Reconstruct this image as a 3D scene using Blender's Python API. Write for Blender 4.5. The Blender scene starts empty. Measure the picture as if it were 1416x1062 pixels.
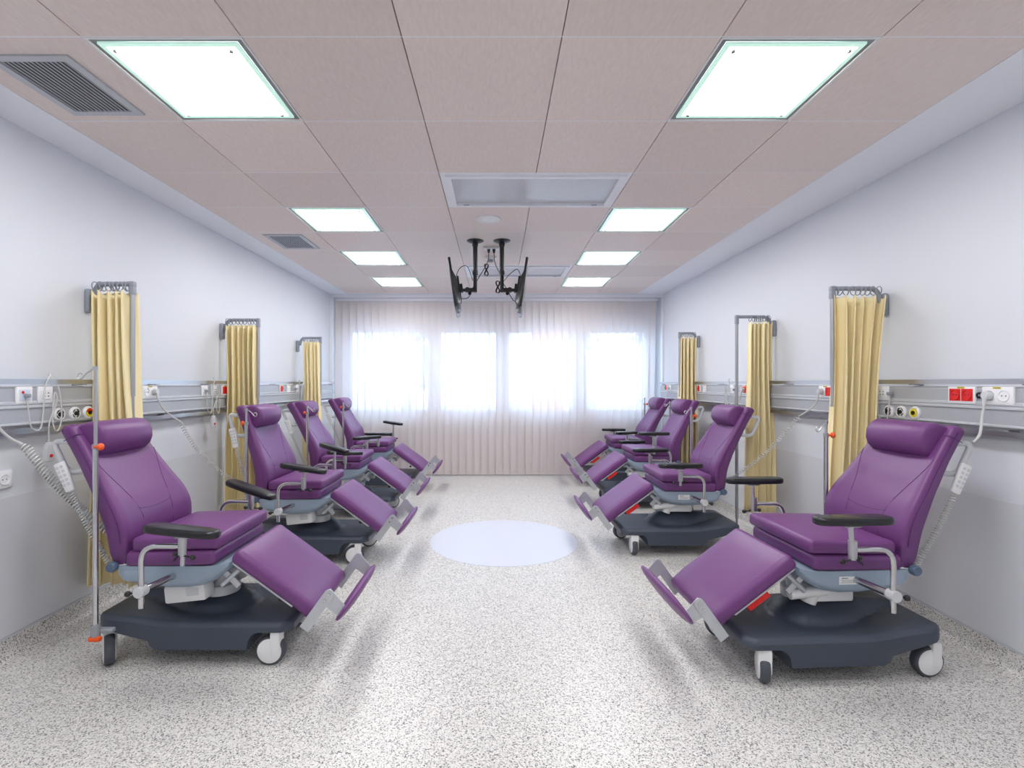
import bpy, bmesh, math, random
from mathutils import Vector, Matrix, Euler
random.seed(7)
PI = math.pi
C = bpy.context.scene.collection
V = Vector

# ------------------------------------------------------------------ materials
def srgb(r, g, b):
    f = lambda c: c/12.92 if c <= .04045 else ((c+.055)/1.055)**2.4
    return (f(r/255), f(g/255), f(b/255), 1)

def mat(name, col, rough=.5, metal=0., spec=.5, emit=None, estr=0., bump=None, coat=0.):
    m = bpy.data.materials.new(name); m.use_nodes = True
    n = m.node_tree; b = n.nodes['Principled BSDF']
    b.inputs['Base Color'].default_value = col
    b.inputs['Roughness'].default_value = rough
    b.inputs['Metallic'].default_value = metal
    b.inputs['Specular IOR Level'].default_value = spec
    b.inputs['Coat Weight'].default_value = coat
    if emit:
        b.inputs['Emission Color'].default_value = emit
        b.inputs['Emission Strength'].default_value = estr
    if bump:
        sc, st = bump
        t = n.nodes.new('ShaderNodeTexNoise'); t.inputs['Scale'].default_value = sc; t.inputs['Detail'].default_value = 4
        tc = n.nodes.new('ShaderNodeTexCoord'); n.links.new(tc.outputs['Object'], t.inputs['Vector'])
        bp = n.nodes.new('ShaderNodeBump'); bp.inputs['Strength'].default_value = st; bp.inputs['Distance'].default_value = .002
        n.links.new(t.outputs['Fac'], bp.inputs['Height']); n.links.new(bp.outputs['Normal'], b.inputs['Normal'])
    return m

def nodes_of(m):
    return m.node_tree, m.node_tree.nodes['Principled BSDF']

def ramp(nt, stops, interp='LINEAR'):
    r = nt.nodes.new('ShaderNodeValToRGB'); r.color_ramp.interpolation = interp
    e = r.color_ramp.elements
    e[0].position, e[0].color = stops[0]; e[1].position, e[1].color = stops[1]
    for p, c in stops[2:]:
        k = e.new(p); k.color = c
    return r

M = {}
M['purple'] = mat('purple_leatherette', srgb(108, 58, 117), .42, bump=(260, .12))
M['seam'] = mat('dark_purple_stitch', srgb(84, 40, 98), .6)
M['base'] = mat('anthracite_plastic', srgb(62, 70, 83), .42, bump=(500, .1))
M['shell'] = mat('blue_grey_plastic', srgb(150, 166, 184), .35)
M['knobblue'] = mat('slate_blue_plastic', srgb(86, 104, 128), .35)
M['white'] = mat('white_plastic', srgb(232, 232, 232), .35)
M['offwhite'] = mat('light_grey_plastic', srgb(206, 208, 212), .4)
M['grey'] = mat('grey_plastic', srgb(150, 154, 160), .4)
M['tyre'] = mat('grey_rubber', srgb(74, 78, 86), .6)
M['black'] = mat('black_plastic', srgb(26, 27, 30), .35)
M['pad'] = mat('black_padding', srgb(28, 29, 33), .26)
M['chrome'] = mat('polished_steel', srgb(205, 205, 206), .18, 1.)
M['steel'] = mat('brushed_steel', srgb(196, 197, 200), .34, 1.)
M['alu'] = mat('satin_aluminium', srgb(176, 178, 184), .42, .85)
M['plate'] = mat('grey_sheet_metal', srgb(196, 199, 204), .4, .55)
M['orange'] = mat('orange_plastic', srgb(240, 92, 30), .4)
M['red'] = mat('red_plastic', srgb(226, 30, 28), .4)
M['yellow'] = mat('yellow_plastic', srgb(232, 214, 40), .5)
M['curtain'] = mat('yellow_fabric', srgb(245, 229, 182), .85, spec=.15, bump=(300, .2))
M['rail'] = mat('grey_rail_plastic', srgb(150, 155, 165), .4)
M['trunk'] = mat('grey_trunking', srgb(200, 203, 208), .4, .25)
M['trunkdark'] = mat('grey_trunking_face', srgb(182, 185, 190), .42, .25)
M['ink'] = mat('grey_print', srgb(90, 92, 98), .6)
M['socketface'] = mat('socket_white', srgb(240, 240, 242), .3)
M['cable'] = mat('pale_grey_cable', srgb(205, 206, 205), .5)
M['tvscreen'] = mat('black_glass_screen', srgb(10, 10, 14), .1)
M['wall'] = mat('white_wall_paint', srgb(220, 223, 230), .55, bump=(90, .05))
M['wainscot'] = mat('pale_grey_wall_vinyl', srgb(212, 214, 220), .45)
M['plaster'] = mat('white_plaster', srgb(236, 239, 245), .6)
M['weld'] = mat('pale_grey_trim', srgb(196, 198, 203), .45)
M['pvc'] = mat('white_window_frame', srgb(232, 232, 236), .4)
M['fixt'] = mat('light_frame_aluminium', srgb(150, 154, 158), .4, .5)
M['ventgrey'] = mat('vent_grey_metal', srgb(186, 190, 196), .45, .2)
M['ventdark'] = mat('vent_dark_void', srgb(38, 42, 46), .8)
M['glassedge'] = mat('glowing_mint_edge', srgb(196, 232, 218), .2, emit=srgb(196, 236, 220), estr=.55)  # weak glow stands in for lamp light coming through the glass edge
M['emit'] = mat('lit_diffuser', (1, 1, 1, 1), .4, emit=(.985, .99, 1, 1), estr=19.)
M['circle'] = mat('pale_blue_vinyl', srgb(206, 210, 222), .3)
M['red_wall'] = mat('red_render', srgb(220, 60, 60), .7)
M['whitewall'] = mat('white_render', srgb(240, 240, 240), .8)
M['asphalt'] = mat('pale_paving', srgb(205, 205, 205), .9)
M['leaf'] = mat('dark_green_leaf', srgb(60, 80, 50), .8)
M['bark'] = mat('brown_bark', srgb(90, 75, 60), .9)

# floor: pale vinyl with dark flecks
m = M['floor'] = mat('flecked_vinyl', (1, 1, 1, 1), .34, bump=(200, .05)); nt, b = nodes_of(m)
tc = nt.nodes.new('ShaderNodeTexCoord')
vo = nt.nodes.new('ShaderNodeTexVoronoi'); vo.inputs['Scale'].default_value = 235; vo.inputs['Randomness'].default_value = 1
nz = nt.nodes.new('ShaderNodeTexNoise'); nz.inputs['Scale'].default_value = 260; nz.inputs['Detail'].default_value = 2
mx = nt.nodes.new('ShaderNodeVectorMath'); mx.operation = 'MULTIPLY_ADD'; mx.inputs[1].default_value = (.006, .006, .006)
nt.links.new(tc.outputs['Object'], nz.inputs['Vector'])
nt.links.new(nz.outputs['Color'], mx.inputs[0]); nt.links.new(tc.outputs['Object'], mx.inputs[2]); nt.links.new(mx.outputs[0], vo.inputs['Vector'])
sp = nt.nodes.new('ShaderNodeSeparateColor'); nt.links.new(vo.outputs['Color'], sp.inputs['Color'])
r1 = ramp(nt, [(0, srgb(92, 91, 94)), (.07, srgb(134, 132, 132)), (.17, srgb(178, 175, 172)), (.29, srgb(210, 207, 203)), (.55, srgb(221, 218, 214)), (.85, srgb(232, 229, 226))], 'CONSTANT')
nt.links.new(sp.outputs[0], r1.inputs['Fac']); nt.links.new(r1.outputs['Color'], b.inputs['Base Color'])

# ceiling tiles: limed wood veneer, each tile a little different
m = M['tile'] = mat('pinkish_veneer', (1, 1, 1, 1), .5); nt, b = nodes_of(m)
tc = nt.nodes.new('ShaderNodeTexCoord'); ge = nt.nodes.new('ShaderNodeNewGeometry')
mp = nt.nodes.new('ShaderNodeMapping'); mp.inputs['Scale'].default_value = (26, 7, 20); mp.inputs['Rotation'].default_value = (0, 0, .5)
nt.links.new(tc.outputs['Object'], mp.inputs['Vector'])
nz = nt.nodes.new('ShaderNodeTexNoise'); nz.inputs['Scale'].default_value = 3; nz.inputs['Detail'].default_value = 6; nt.links.new(mp.outputs[0], nz.inputs['Vector'])
r1 = ramp(nt, [(.25, srgb(222, 208, 202)), (.75, srgb(232, 219, 212))]); nt.links.new(nz.outputs['Fac'], r1.inputs['Fac'])
hs = nt.nodes.new('ShaderNodeHueSaturation'); mr = nt.nodes.new('ShaderNodeMapRange'); mr.inputs['To Min'].default_value = .95; mr.inputs['To Max'].default_value = 1.05
nt.links.new(ge.outputs['Random Per Island'], mr.inputs['Value']); nt.links.new(mr.outputs[0], hs.inputs['Value']); nt.links.new(r1.outputs['Color'], hs.inputs['Color'])
nt.links.new(hs.outputs['Color'], b.inputs['Base Color'])

# translucent blind fabric
m = M['vane'] = bpy.data.materials.new('sheer_blind_fabric'); m.use_nodes = True; nt = m.node_tree; nt.nodes.clear()
out = nt.nodes.new('ShaderNodeOutputMaterial')
df = nt.nodes.new('ShaderNodeBsdfDiffuse'); df.inputs['Color'].default_value = srgb(234, 225, 218)
tl = nt.nodes.new('ShaderNodeBsdfTranslucent'); tl.inputs['Color'].default_value = srgb(244, 234, 238)
tr = nt.nodes.new('ShaderNodeBsdfTransparent'); tr.inputs['Color'].default_value = (1, .97, .98, 1)
a1 = nt.nodes.new('ShaderNodeMixShader'); a1.inputs[0].default_value = .42
a2 = nt.nodes.new('ShaderNodeMixShader'); a2.inputs[0].default_value = .08
nt.links.new(df.outputs[0], a1.inputs[1]); nt.links.new(tl.outputs[0], a1.inputs[2])
nt.links.new(a1.outputs[0], a2.inputs[1]); nt.links.new(tr.outputs[0], a2.inputs[2]); nt.links.new(a2.outputs[0], out.inputs[0])

# window glass
m = M['glass'] = bpy.data.materials.new('window_glass'); m.use_nodes = True; nt = m.node_tree; nt.nodes.clear()
out = nt.nodes.new('ShaderNodeOutputMaterial'); tr = nt.nodes.new('ShaderNodeBsdfTransparent'); tr.inputs['Color'].default_value = (.93, .96, .96, 1)
gl = nt.nodes.new('ShaderNodeBsdfGlossy'); gl.inputs['Roughness'].default_value = .02; fr = nt.nodes.new('ShaderNodeFresnel'); fr.inputs['IOR'].default_value = 1.45
mx = nt.nodes.new('ShaderNodeMixShader'); nt.links.new(fr.outputs[0], mx.inputs[0]); nt.links.new(tr.outputs[0], mx.inputs[1]); nt.links.new(gl.outputs[0], mx.inputs[2]); nt.links.new(mx.outputs[0], out.inputs[0])

# prismatic lens of the unlit ceiling units
m = M['prism'] = mat('prismatic_lens', srgb(196, 200, 206), .25); nt, b = nodes_of(m)
tc = nt.nodes.new('ShaderNodeTexCoord'); ck = nt.nodes.new('ShaderNodeTexChecker'); ck.inputs['Scale'].default_value = 110
ck.inputs['Color1'].default_value = srgb(168, 172, 180); ck.inputs['Color2'].default_value = srgb(222, 226, 230)
nt.links.new(tc.outputs['Object'], ck.inputs['Vector']); nt.links.new(ck.outputs['Color'], b.inputs['Base Color'])

# ------------------------------------------------------------------ mesh helper
class MB:
    def __init__(s): s.v = []; s.f = []; s.m = []; s.mi = 0
    def add(s, vs, fs):
        o = len(s.v); s.v += [tuple(v) for v in vs]
        for f in fs: s.f.append([i+o for i in f]); s.m.append(s.mi)
        return s
    def box(s, c, d, rot=None, r=0, seg=2):
        if r > 0: return s.rbox(c, d, r, seg, rot)
        x, y, z = (k/2 for k in d)
        vs = [V((a, b, e)) for a in (-x, x) for b in (-y, y) for e in (-z, z)]
        if rot is not None: vs = [rot @ v for v in vs]
        vs = [v+V(c) for v in vs]
        return s.add(vs, [(0,1,3,2),(4,6,7,5),(0,4,5,1),(2,3,7,6),(0,2,6,4),(1,5,7,3)])
    def rbox(s, c, d, r, seg=3, rot=None, fn=None, cuts=0):
        bm = bmesh.new(); bmesh.ops.create_cube(bm, size=1)
        for v in bm.verts: v.co = V((v.co.x*d[0], v.co.y*d[1], v.co.z*d[2]))
        bmesh.ops.bevel(bm, geom=bm.edges[:], offset=r, segments=seg, profile=.5, affect='EDGES', clamp_overlap=True)
        if cuts:
            es = [e for e in bm.edges if e.calc_length() > 2.5*r]
            bmesh.ops.subdivide_edges(bm, edges=es, cuts=cuts, use_grid_fill=True)
        bm.verts.index_update()
        vs = [v.co.copy() for v in bm.verts]
        if fn: vs = [V(fn(v)) for v in vs]
        if rot is not None: vs = [rot @ v for v in vs]
        vs = [v+V(c) for v in vs]; fs = [[v.index for v in f.verts] for f in bm.faces]; bm.free()
        return s.add(vs, fs)
    def ring_faces(s, a, b, n, closed=True):
        fs = []
        for i in range(n if closed else n-1):
            j = (i+1) % n; fs.append((a+i, a+j, b+j, b+i))
        return fs
    def loft(s, secs, closed=True, cap=True, loop=False):
        n = len(secs[0]); vs = [p for q in secs for p in q]; fs = []
        for k in range(len(secs)-1): fs += s.ring_faces(k*n, (k+1)*n, n, closed)
        if loop: fs += s.ring_faces((len(secs)-1)*n, 0, n, closed)
        elif cap:
            fs.append(tuple(range(n-1, -1, -1))); fs.append(tuple(range((len(secs)-1)*n, len(secs)*n)))
        return s.add(vs, fs)
    def tube(s, path, r, n=10, loop=False, cap=True):
        P = [V(p) for p in path]; k = len(P); secs = []
        T = []
        for i in range(k):
            if loop: t = P[(i+1) % k]-P[i-1]
            else: t = P[min(i+1, k-1)]-P[max(i-1, 0)]
            T.append(t.normalized())
        u = T[0].orthogonal().normalized()
        for i in range(k):
            u = (u-T[i]*u.dot(T[i]))
            u = u.normalized() if u.length > 1e-6 else T[i].orthogonal().normalized()
            w = T[i].cross(u); rr = r[i] if isinstance(r, (list, tuple)) else r
            secs.append([P[i]+u*math.cos(2*PI*j/n)*rr+w*math.sin(2*PI*j/n)*rr for j in range(n)])
        return s.loft(secs, True, cap, loop)
    def cyl(s, p0, p1, r, r2=None, n=16): return s.tube([p0, p1], [r, r if r2 is None else r2], n)
    def lathe(s, prof, c=(0,0,0), ax='z', n=28):
        # prof: (radius, height) closed with caps
        secs = []
        for (r, h) in prof:
            q = []
            for j in range(n):
                a = 2*PI*j/n; x, y = r*math.cos(a), r*math.sin(a)
                p = {'z': (x, y, h), 'y': (x, h, -y), 'x': (h, x, y)}[ax]
                q.append(V(p)+V(c))
            secs.append(q)
        return s.loft(secs)
    def sphere(s, c, r, n=10, sc=(1,1,1)):
        pr = [(r*math.sin(PI*i/n)+1e-5, -r*math.cos(PI*i/n)) for i in range(n+1)]
        secs = [[V((q*math.cos(2*PI*j/12)*sc[0], q*math.sin(2*PI*j/12)*sc[1], h*sc[2]))+V(c) for j in range(12)] for q, h in pr]
        return s.loft(secs)
    def prism(s, poly, y0, y1):
        # polygon in (x, z) pushed along y
        return s.loft([[V((x, y0, z)) for x, z in poly], [V((x, y1, z)) for x, z in poly]])
    def build(s, name, mats, parent=None, loc=(0,0,0), rot=(0,0,0), bevel=0, angle=38, recalc=True, flat=False):
        me = bpy.data.meshes.new(name); me.from_pydata(s.v, [], s.f)
        if not isinstance(mats, (list, tuple)): mats = [mats]
        for k in mats: me.materials.append(k)
        for p, i in zip(me.polygons, s.m): p.material_index = min(i, len(mats)-1)
        if recalc:
            bm = bmesh.new(); bm.from_mesh(me); bmesh.ops.recalc_face_normals(bm, faces=bm.faces); bm.to_mesh(me); bm.free()
        if not flat:
            for p in me.polygons: p.use_smooth = True
            me.set_sharp_from_angle(angle=math.radians(angle))
        o = bpy.data.objects.new(name, me); C.objects.link(o)
        o.location = loc; o.rotation_euler = rot
        if parent: o.parent = parent
        if bevel:
            b = o.modifiers.new('bevel', 'BEVEL'); b.width = bevel; b.segments = 2; b.limit_method = 'ANGLE'; b.angle_limit = math.radians(40)
        return o

def rounded(pts, r, n=5):
    P = [V(p) for p in pts]; out = [P[0]]
    for i in range(1, len(P)-1):
        a, b, c = P[i-1], P[i], P[i+1]; d1 = min(r, (a-b).length*.49); d2 = min(r, (c-b).length*.49)
        s0 = b+(a-b).normalized()*d1; s1 = b+(c-b).normalized()*d2
        for k in range(n+1):
            t = k/n; out.append(s0*(1-t)**2+b*2*t*(1-t)+s1*t*t)
    out.append(P[-1]); return out

def spline(pts, n=8):
    P = [V(p) for p in pts]; P = [P[0]*2-P[1]]+P+[P[-1]*2-P[-2]]; out = []
    for i in range(1, len(P)-2):
        for k in range(n):
            t = k/n; a, b, c, d = P[i-1:i+3]
            out.append(.5*((2*b)+(c-a)*t+(2*a-5*b+4*c-d)*t*t+(3*b-a-3*c+d)*t**3))
    out.append(P[-2]); return out

def coil(pts, r, pitch, per=9):
    S = spline(pts, 12); L = [0]
    for a, b in zip(S, S[1:]): L.append(L[-1]+(b-a).length)
    tot = L[-1]; turns = tot/pitch; N = int(turns*per); out = []; k = 0
    t0 = (S[-1]-S[0]).normalized(); u = t0.orthogonal().normalized(); w = t0.cross(u)
    for i in range(N+1):
        d = tot*i/N
        while k < len(L)-2 and L[k+1] < d: k += 1
        q = (d-L[k])/max(L[k+1]-L[k], 1e-9); p = S[k].lerp(S[k+1], q); a = 2*PI*i/per
        e = min(1, i/per, (N-i)/per)
        out.append(p+(u*math.cos(a)+w*math.sin(a))*r*e)
    return out

def empty(name, loc, rz=0):
    o = bpy.data.objects.new(name, None); C.objects.link(o); o.location = loc; o.rotation_euler = (0, 0, rz); o.empty_display_size = .1; return o
def tag(o, label, cat, group=None, kind=None):
    o['label'] = label; o['category'] = cat
    if group: o['group'] = group
    if kind: o['kind'] = kind
    return o
def struct(o, label=None, cat=None):
    o['kind'] = 'structure'
    if label: o['label'] = label
    if cat: o['category'] = cat
    return o
def copy_tree(o, parent=None):
    c = o.copy(); C.objects.link(c)
    if parent: c.parent = parent
    for ch in list(o.children): copy_tree(ch, c)
    return c
def kids(o, base): return [c for c in o.children if c.name.split('.')[0] == base]

# ------------------------------------------------------------------ room
XL, XR, CZ = -2.405, 2.425, 2.648
Y0, Y1, YW = -2.6, 7.27, 7.62       # wall behind the viewpoint, blind recess face, window wall
EYE = 1.35
def quad(name, vs, m, lab, cat): return struct(MB().add(vs, [(0,1,2,3)]).build(name, m, recalc=False, flat=True), lab, cat)

b = MB(); b.box(((XL+XR)/2, (Y0+YW)/2, -.05), (XR-XL+.4, YW-Y0+.4, .1)); struct(b.build('floor', M['floor'], flat=True), 'pale speckled vinyl floor of the treatment room', 'floor')
b = MB(); b.box((XL-.1, (Y0+YW)/2, 1.4), (.2, YW-Y0+.4, 2.9)); struct(b.build('wall_left', M['wall'], flat=True), 'long white wall behind the left row of recliners', 'wall')
b = MB(); b.box((XR+.1, (Y0+YW)/2, 1.4), (.2, YW-Y0+.4, 2.9)); struct(b.build('wall_right', M['wall'], flat=True), 'long white wall behind the right row of recliners', 'wall')
b = MB(); b.box(((XL+XR)/2, Y0-.1, 1.4), (XR-XL, .2, 2.9)); struct(b.build('wall_front', M['wall'], flat=True), 'white end wall facing the window', 'wall')
# window wall with opening, and the lintel and jambs of the blind recess
WX0, WX1, WZ0, WZ1 = -2.31, 2.40, .84, 2.24
b = MB()
b.box(((XL+XR)/2, YW+.1, WZ0/2), (XR-XL+.4, .2, WZ0))
b.box(((XL+XR)/2, YW+.1, (WZ1+2.85)/2), (XR-XL+.4, .2, 2.85-WZ1))
b.box(((XL-.2+WX0)/2, YW+.1, (WZ0+WZ1)/2), (WX0-XL+.2, .2, WZ1-WZ0))
b.box(((XR+.2+WX1)/2, YW+.1, (WZ0+WZ1)/2), (XR+.2-WX1, .2, WZ1-WZ0))
struct(b.build('wall_back', M['wall'], flat=True), 'window wall behind the vertical blinds', 'wall')
b = MB(); b.box(((XL+XR)/2, Y1+.03, 2.63), (XR-XL, .06, .06)); b.box((XL+.02, Y1+.03, 1.3), (.04, .06, 2.6)); b.box((XR-.012, Y1+.03, 1.3), (.024, .06, 2.6))
struct(b.build('trim_1', M['plaster'], flat=True), 'narrow white lintel and jambs around the blind recess', 'trim')

# plaster ceiling (above) with the tiled field just below its level
TX0, TX1, TY0, TY1 = -2.15, 2.04, Y0, 7.215
b = MB()
for x0, x1, y0, y1 in ((XL, TX0, Y0, YW), (TX1, XR, Y0, YW), (TX0, TX1, TY1, YW)):
    b.box(((x0+x1)/2, (y0+y1)/2, CZ+.04), (x1-x0, y1-y0, .08))
b.box((0, (Y0+YW)/2, CZ+.2), (6, YW-Y0+1, .1))
struct(b.build('trim_2', M['plaster'], flat=True), 'white plaster ceiling border around the tiles', 'ceiling border')
GX = [TX0]+[-.3535+.6*k for k in range(-2, 4)]+[TX1]
GX = [TX0, -1.5535, -.9535, -.3535, .2465, .8465, 1.4465, TX1]
DY = .606; GY0 = 1.881; GY = [GY0+DY*k for k in range(-7, 9)]; GY = [Y0+.001]+[g for g in GY if g > Y0+.1]+[TY1]
row = lambda k: GY0+DY*k
LIT = [-5, -2, 0, 3, 5, 7]  # negative rows: unseen panels added behind the viewpoint to light the room
def is_light(x0, yk): return any(abs(yk-row(k)) < .01 for k in LIT) and (abs(x0+1.5535) < .01 or abs(x0-.8465) < .01)
def is_unit(x0, yk): return any(abs(yk-row(k)) < .01 for k in (2, 6)) and (abs(x0+.3535) < .01 or abs(x0-.2465) < .01)
tb = MB(); sb = MB()
g = .0025
for i in range(len(GX)-1):
    for j in range(len(GY)-1):
        x0, x1, y0, y1 = GX[i], GX[i+1], GY[j], GY[j+1]
        if is_light(x0, y0) or is_unit(x0, y0): continue
        tb.box(((x0+x1)/2, (y0+y1)/2, CZ+.01), (x1-x0-2*g, y1-y0-.0046, .02))
for y in GY[1:-1]: sb.box(((TX0+TX1)/2, y, CZ+.0015), (TX1-TX0, .0046, .003))
ce = struct(tb.build('ceiling', M['tile'], flat=True), 'ceiling of square pinkish wood veneer tiles', 'ceiling')
sb.build('tile_joint', M['plaster'], ce, flat=True)

# coved skirting
for nm, X, s in (('baseboard_left', XL, 1), ('baseboard_right', XR, -1)):
    b = MB(); prof = [(0, -.02), (0, .1), (.006, .1), (.008, .04)]+[(.008+.03*(1-math.cos(a)), .04-.04*math.sin(a)) for a in (.3, .6, .9, 1.2, 1.5)]+[(.05, -.002), (.05, -.02)]
    b.loft([[V((X+s*p, y, z)) for p, z in prof] for y in (Y0, YW)])
    o = struct(b.build(nm, M['floor'], angle=60), 'coved skirting of speckled vinyl along the %s wall' % nm.split('_')[1], 'skirting')
    b = MB(); b.box((X+s*.004, (Y0+YW)/2, .104), (.008, YW-Y0, .009)); b.build('capping_strip', M['weld'], o, flat=True)
for nm, X, s in (('trim_3', XL, 1), ('trim_4', XR, -1)):
    b = MB(); b.box((X+s*.001, (Y0+Y1)/2, .45), (.002, Y1-Y0, .68)); struct(b.build(nm, M['wainscot'], flat=True), 'pale grey vinyl wall protection on the %s wall' % ('left' if s > 0 else 'right'), 'wall protection')

# window
win = struct(empty('window_1', (0, YW+.1, 0)), 'wide white framed window behind the vertical blinds', 'window')
fb = MB(); t = .06
def bar(x0, x1, z0, z1, d=.07): fb.box(((x0+x1)/2, 0, (z0+z1)/2), (x1-x0, d, z1-z0))
bar(WX0, WX1, WZ1-t, WZ1); bar(WX0, WX1, WZ0, WZ0+t); bar(WX0, WX0+t, WZ0+t, WZ1-t); bar(WX1-t, WX1, WZ0+t, WZ1-t)
MULL = (-.944, .1, 1.278); xs = [WX0+t]
for x in MULL: bar(x-.05, x+.05, WZ0+t, WZ1-t); xs += [x-.05, x+.05]
xs.append(WX1-t)
for k in range(4):
    x0, x1 = xs[2*k], xs[2*k+1]; s_ = .05
    for q in ((x0, x1, WZ1-t-s_, WZ1-t), (x0, x1, WZ0+t, WZ0+t+s_), (x0, x0+s_, WZ0+t+s_, WZ1-t-s_), (x1-s_, x1, WZ0+t+s_, WZ1-t-s_)): bar(*q, d=.05)
    gb = MB(); gb.box(((x0+x1)/2, 0, (WZ0+WZ1)/2), (x1-x0-2*s_+.01, .006, WZ1-WZ0-2*t-2*s_+.01)); gb.build('window_pane', M['glass'], win, flat=True)
fb.build('window_frame', M['pvc'], win, flat=True)
b = MB(); b.box(((WX0+WX1)/2, -.12, WZ0-.012), (WX1-WX0, .1, .02)); b.build('window_sill', M['pvc'], win, flat=True)

# vertical blind
bl = empty('vertical_blind', (0, Y1+.09, 0)); tag(bl, 'full width pinkish vertical blind covering the window', 'blind')
b = MB(); b.box((.01, 0, 2.575), (4.72, .045, .03)); b.build('headrail', M['pvc'], bl, flat=True)
vb = MB(); cb = MB(); bx0, bx1, NV = -2.345, 2.355, 44; p_ = (bx1-bx0)/NV
for k in range(NV):
    x = bx0+p_*(k+.5); last = k == NV-1
    a = math.radians(24+random.uniform(-1.5, 1.5)); w = .0625; top, bot = 2.555, .02
    tilt = -.06 if last else (-.02 if k == NV-2 else random.uniform(-.003, .003)); secs = []
    for i in range(9):
        f_ = i/8; z = top+(bot-top)*f_; q = []
        aa = a+math.radians(1.2)*math.sin(f_*5+k)*f_
        for j in range(5):
            u = (j/4-.5)*2; q.append(V((x+u*w*math.cos(aa)+tilt*f_, u*w*math.sin(aa)+.004*(u*u), z)))
        secs.append(q)
    vb.loft(secs, closed=False, cap=False)
    cb.tube([(x-p_/2, -.004, .035), (x, -.012, .028), (x+p_/2, -.004, .035)], .0018, 5)
vb.build('vanes', M['vane'], bl, recalc=False, angle=80)
cb.build('bottom_chain', M['white'], bl)

# outside the window
b = MB(); b.box((0, 30, -.6), (90, 44, .1)); struct(b.build('ground_outside', M['asphalt'], flat=True), 'bright paved ground outside the window', 'ground')
rb = empty('red_building', (1.55, 15, -.55)); tag(rb, 'red building front seen faintly through the blind', 'building')
b = MB(); b.box((0, .5, 1.75), (.85, 1, 3.5)); b.build('red_wall', M['red_wall'], rb, flat=True)
b = MB(); b.tube([(.26+.1*math.cos(a), -.02, 3.05+.1*math.sin(a)) for a in [k*PI/8 for k in range(16)]], .02, 6, loop=True)
b.tube([(.2, -.02, 2.93), (.2, -.02, 2.7)], .02, 6); b.tube([(.32, -.02, 2.93), (.34, -.02, 2.7)], .02, 6); b.build('emblem', M['whitewall'], rb)
wb = empty('white_building', (5.2, 17, -.55)); tag(wb, 'white building with sloping roof edge beyond the right panes', 'building')
b = MB(); b.prism([(-2.2, 0), (4, 0), (4, 4.6), (-2.2, 2.2)], 0, 4); b.build('white_wall', M['whitewall'], wb, flat=True)
b = MB(); b.prism([(-2.3, 2.2), (4.1, 4.68), (4.1, 4.8), (-2.3, 2.32)], -.1, 4.1); b.build('roof', M['offwhite'], wb, flat=True)
def tree(name, x, y, h, r, lab):
    t = empty(name, (x, y, -.55)); tag(t, lab, 'tree', 'trees outside the window')
    b = MB(); b.tube([(0, 0, 0), (.05, 0, h*.5), (0, 0, h*.8)], [.16, .11, .05], 8); b.build('trunk', M['bark'], t)
    b = MB(); rng = random.Random(int(x*10)+99)
    for k in range(420):
        d = V((rng.gauss(0, 1), rng.gauss(0, 1), rng.gauss(0, 1))).normalized()*r*rng.uniform(.35, 1)
        c = V((d.x, d.y, h*.75+d.z*.9)); u = V((rng.uniform(-1, 1), rng.uniform(-1, 1), rng.uniform(-1, 1))).normalized(); w = u.orthogonal().normalized(); s_ = rng.uniform(.1, .2)
        b.add([c-u*s_, c+w*s_*.5, c+u*s_, c-w*s_*.5], [(0,1,2,3)])
    b.build('crown', M['leaf'], t, recalc=False, flat=True)
tree('tree', -2.6, 14.5, 3.6, 1.25, 'dark tree outside, dimly seen through the left of the blind')
tree('tree', 3.6, 24, 6.2, 1.8, 'dark tree outside above the sloping white roof, nearer the red building')
tree('tree', 7.0, 24.5, 7.4, 2.2, 'dark tree outside above the sloping white roof, at its high end')

# floor circle
b = MB(); b.lathe([(.001, 0), (.629, 0), (.629, .0015), (.001, .0015)], (.064, 4.333, 0), 'z', 96)
tag(b.build('floor_circle', M['circle']), 'large pale round inlay in the middle of the speckled floor', 'floor inlay')

# ------------------------------------------------------------------ ceiling fittings
def light(x0, k, lab):
    xc, yc = x0+.3, row(k)+DY/2
    t = empty('ceiling_light', (xc, yc, CZ)); tag(t, lab, 'ceiling light', 'square lit panels in the tiled ceiling')
    o = .2925; i = .2685; b = MB()
    for q in ((-o, o, i, o+.002), (-o, o, -o-.002, -i), (-o, -i, -i, i), (i, o, -i, i)):
        b.box(((q[0]+q[1])/2, (q[2]+q[3])/2, .012), (abs(q[1]-q[0]), abs(q[3]-q[2]), .012))
    b.box((0, 0, .075), (.6, .606, .01)); b.build('frame', M['fixt'], t, flat=True)
    b = MB(); o2, i4 = .2985, .2925
    for q in ((-o2, o2, i4, .3015), (-o2, o2, -.3015, -i4), (-o2, -i4, -i4, i4), (i4, o2, -i4, i4)): b.box(((q[0]+q[1])/2, (q[2]+q[3])/2, -.001), (abs(q[1]-q[0]), abs(q[3]-q[2]), .004))
    b.build('outer_lip', M['white'], t, flat=True)
    b = MB(); i2 = .268; i3 = .248
    for q in ((-i2, i2, i3, i2), (-i2, i2, -i2, -i3), (-i2, -i3, -i3, i3), (i3, i2, -i3, i3)):
        b.box(((q[0]+q[1])/2, (q[2]+q[3])/2, .002), (abs(q[1]-q[0]), abs(q[3]-q[2]), .008))
    b.build('glass_edge', M['glassedge'], t, flat=True)
    b = MB(); b.box((0, 0, .002), (2*i3, 2*i3, .0078)); b.build('diffuser', M['emit'], t, flat=True)
    for sx in (-1, 1):
        for sy in (-1, 1):
            b = MB(); b.lathe([(.001, -.012), (.008, -.012), (.009, -.008), (.009, -.002), (.001, -.002)], (sx*.225, sy*.232, 0), 'z', 14); b.build('fixing_screw', M['chrome'], t)
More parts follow.
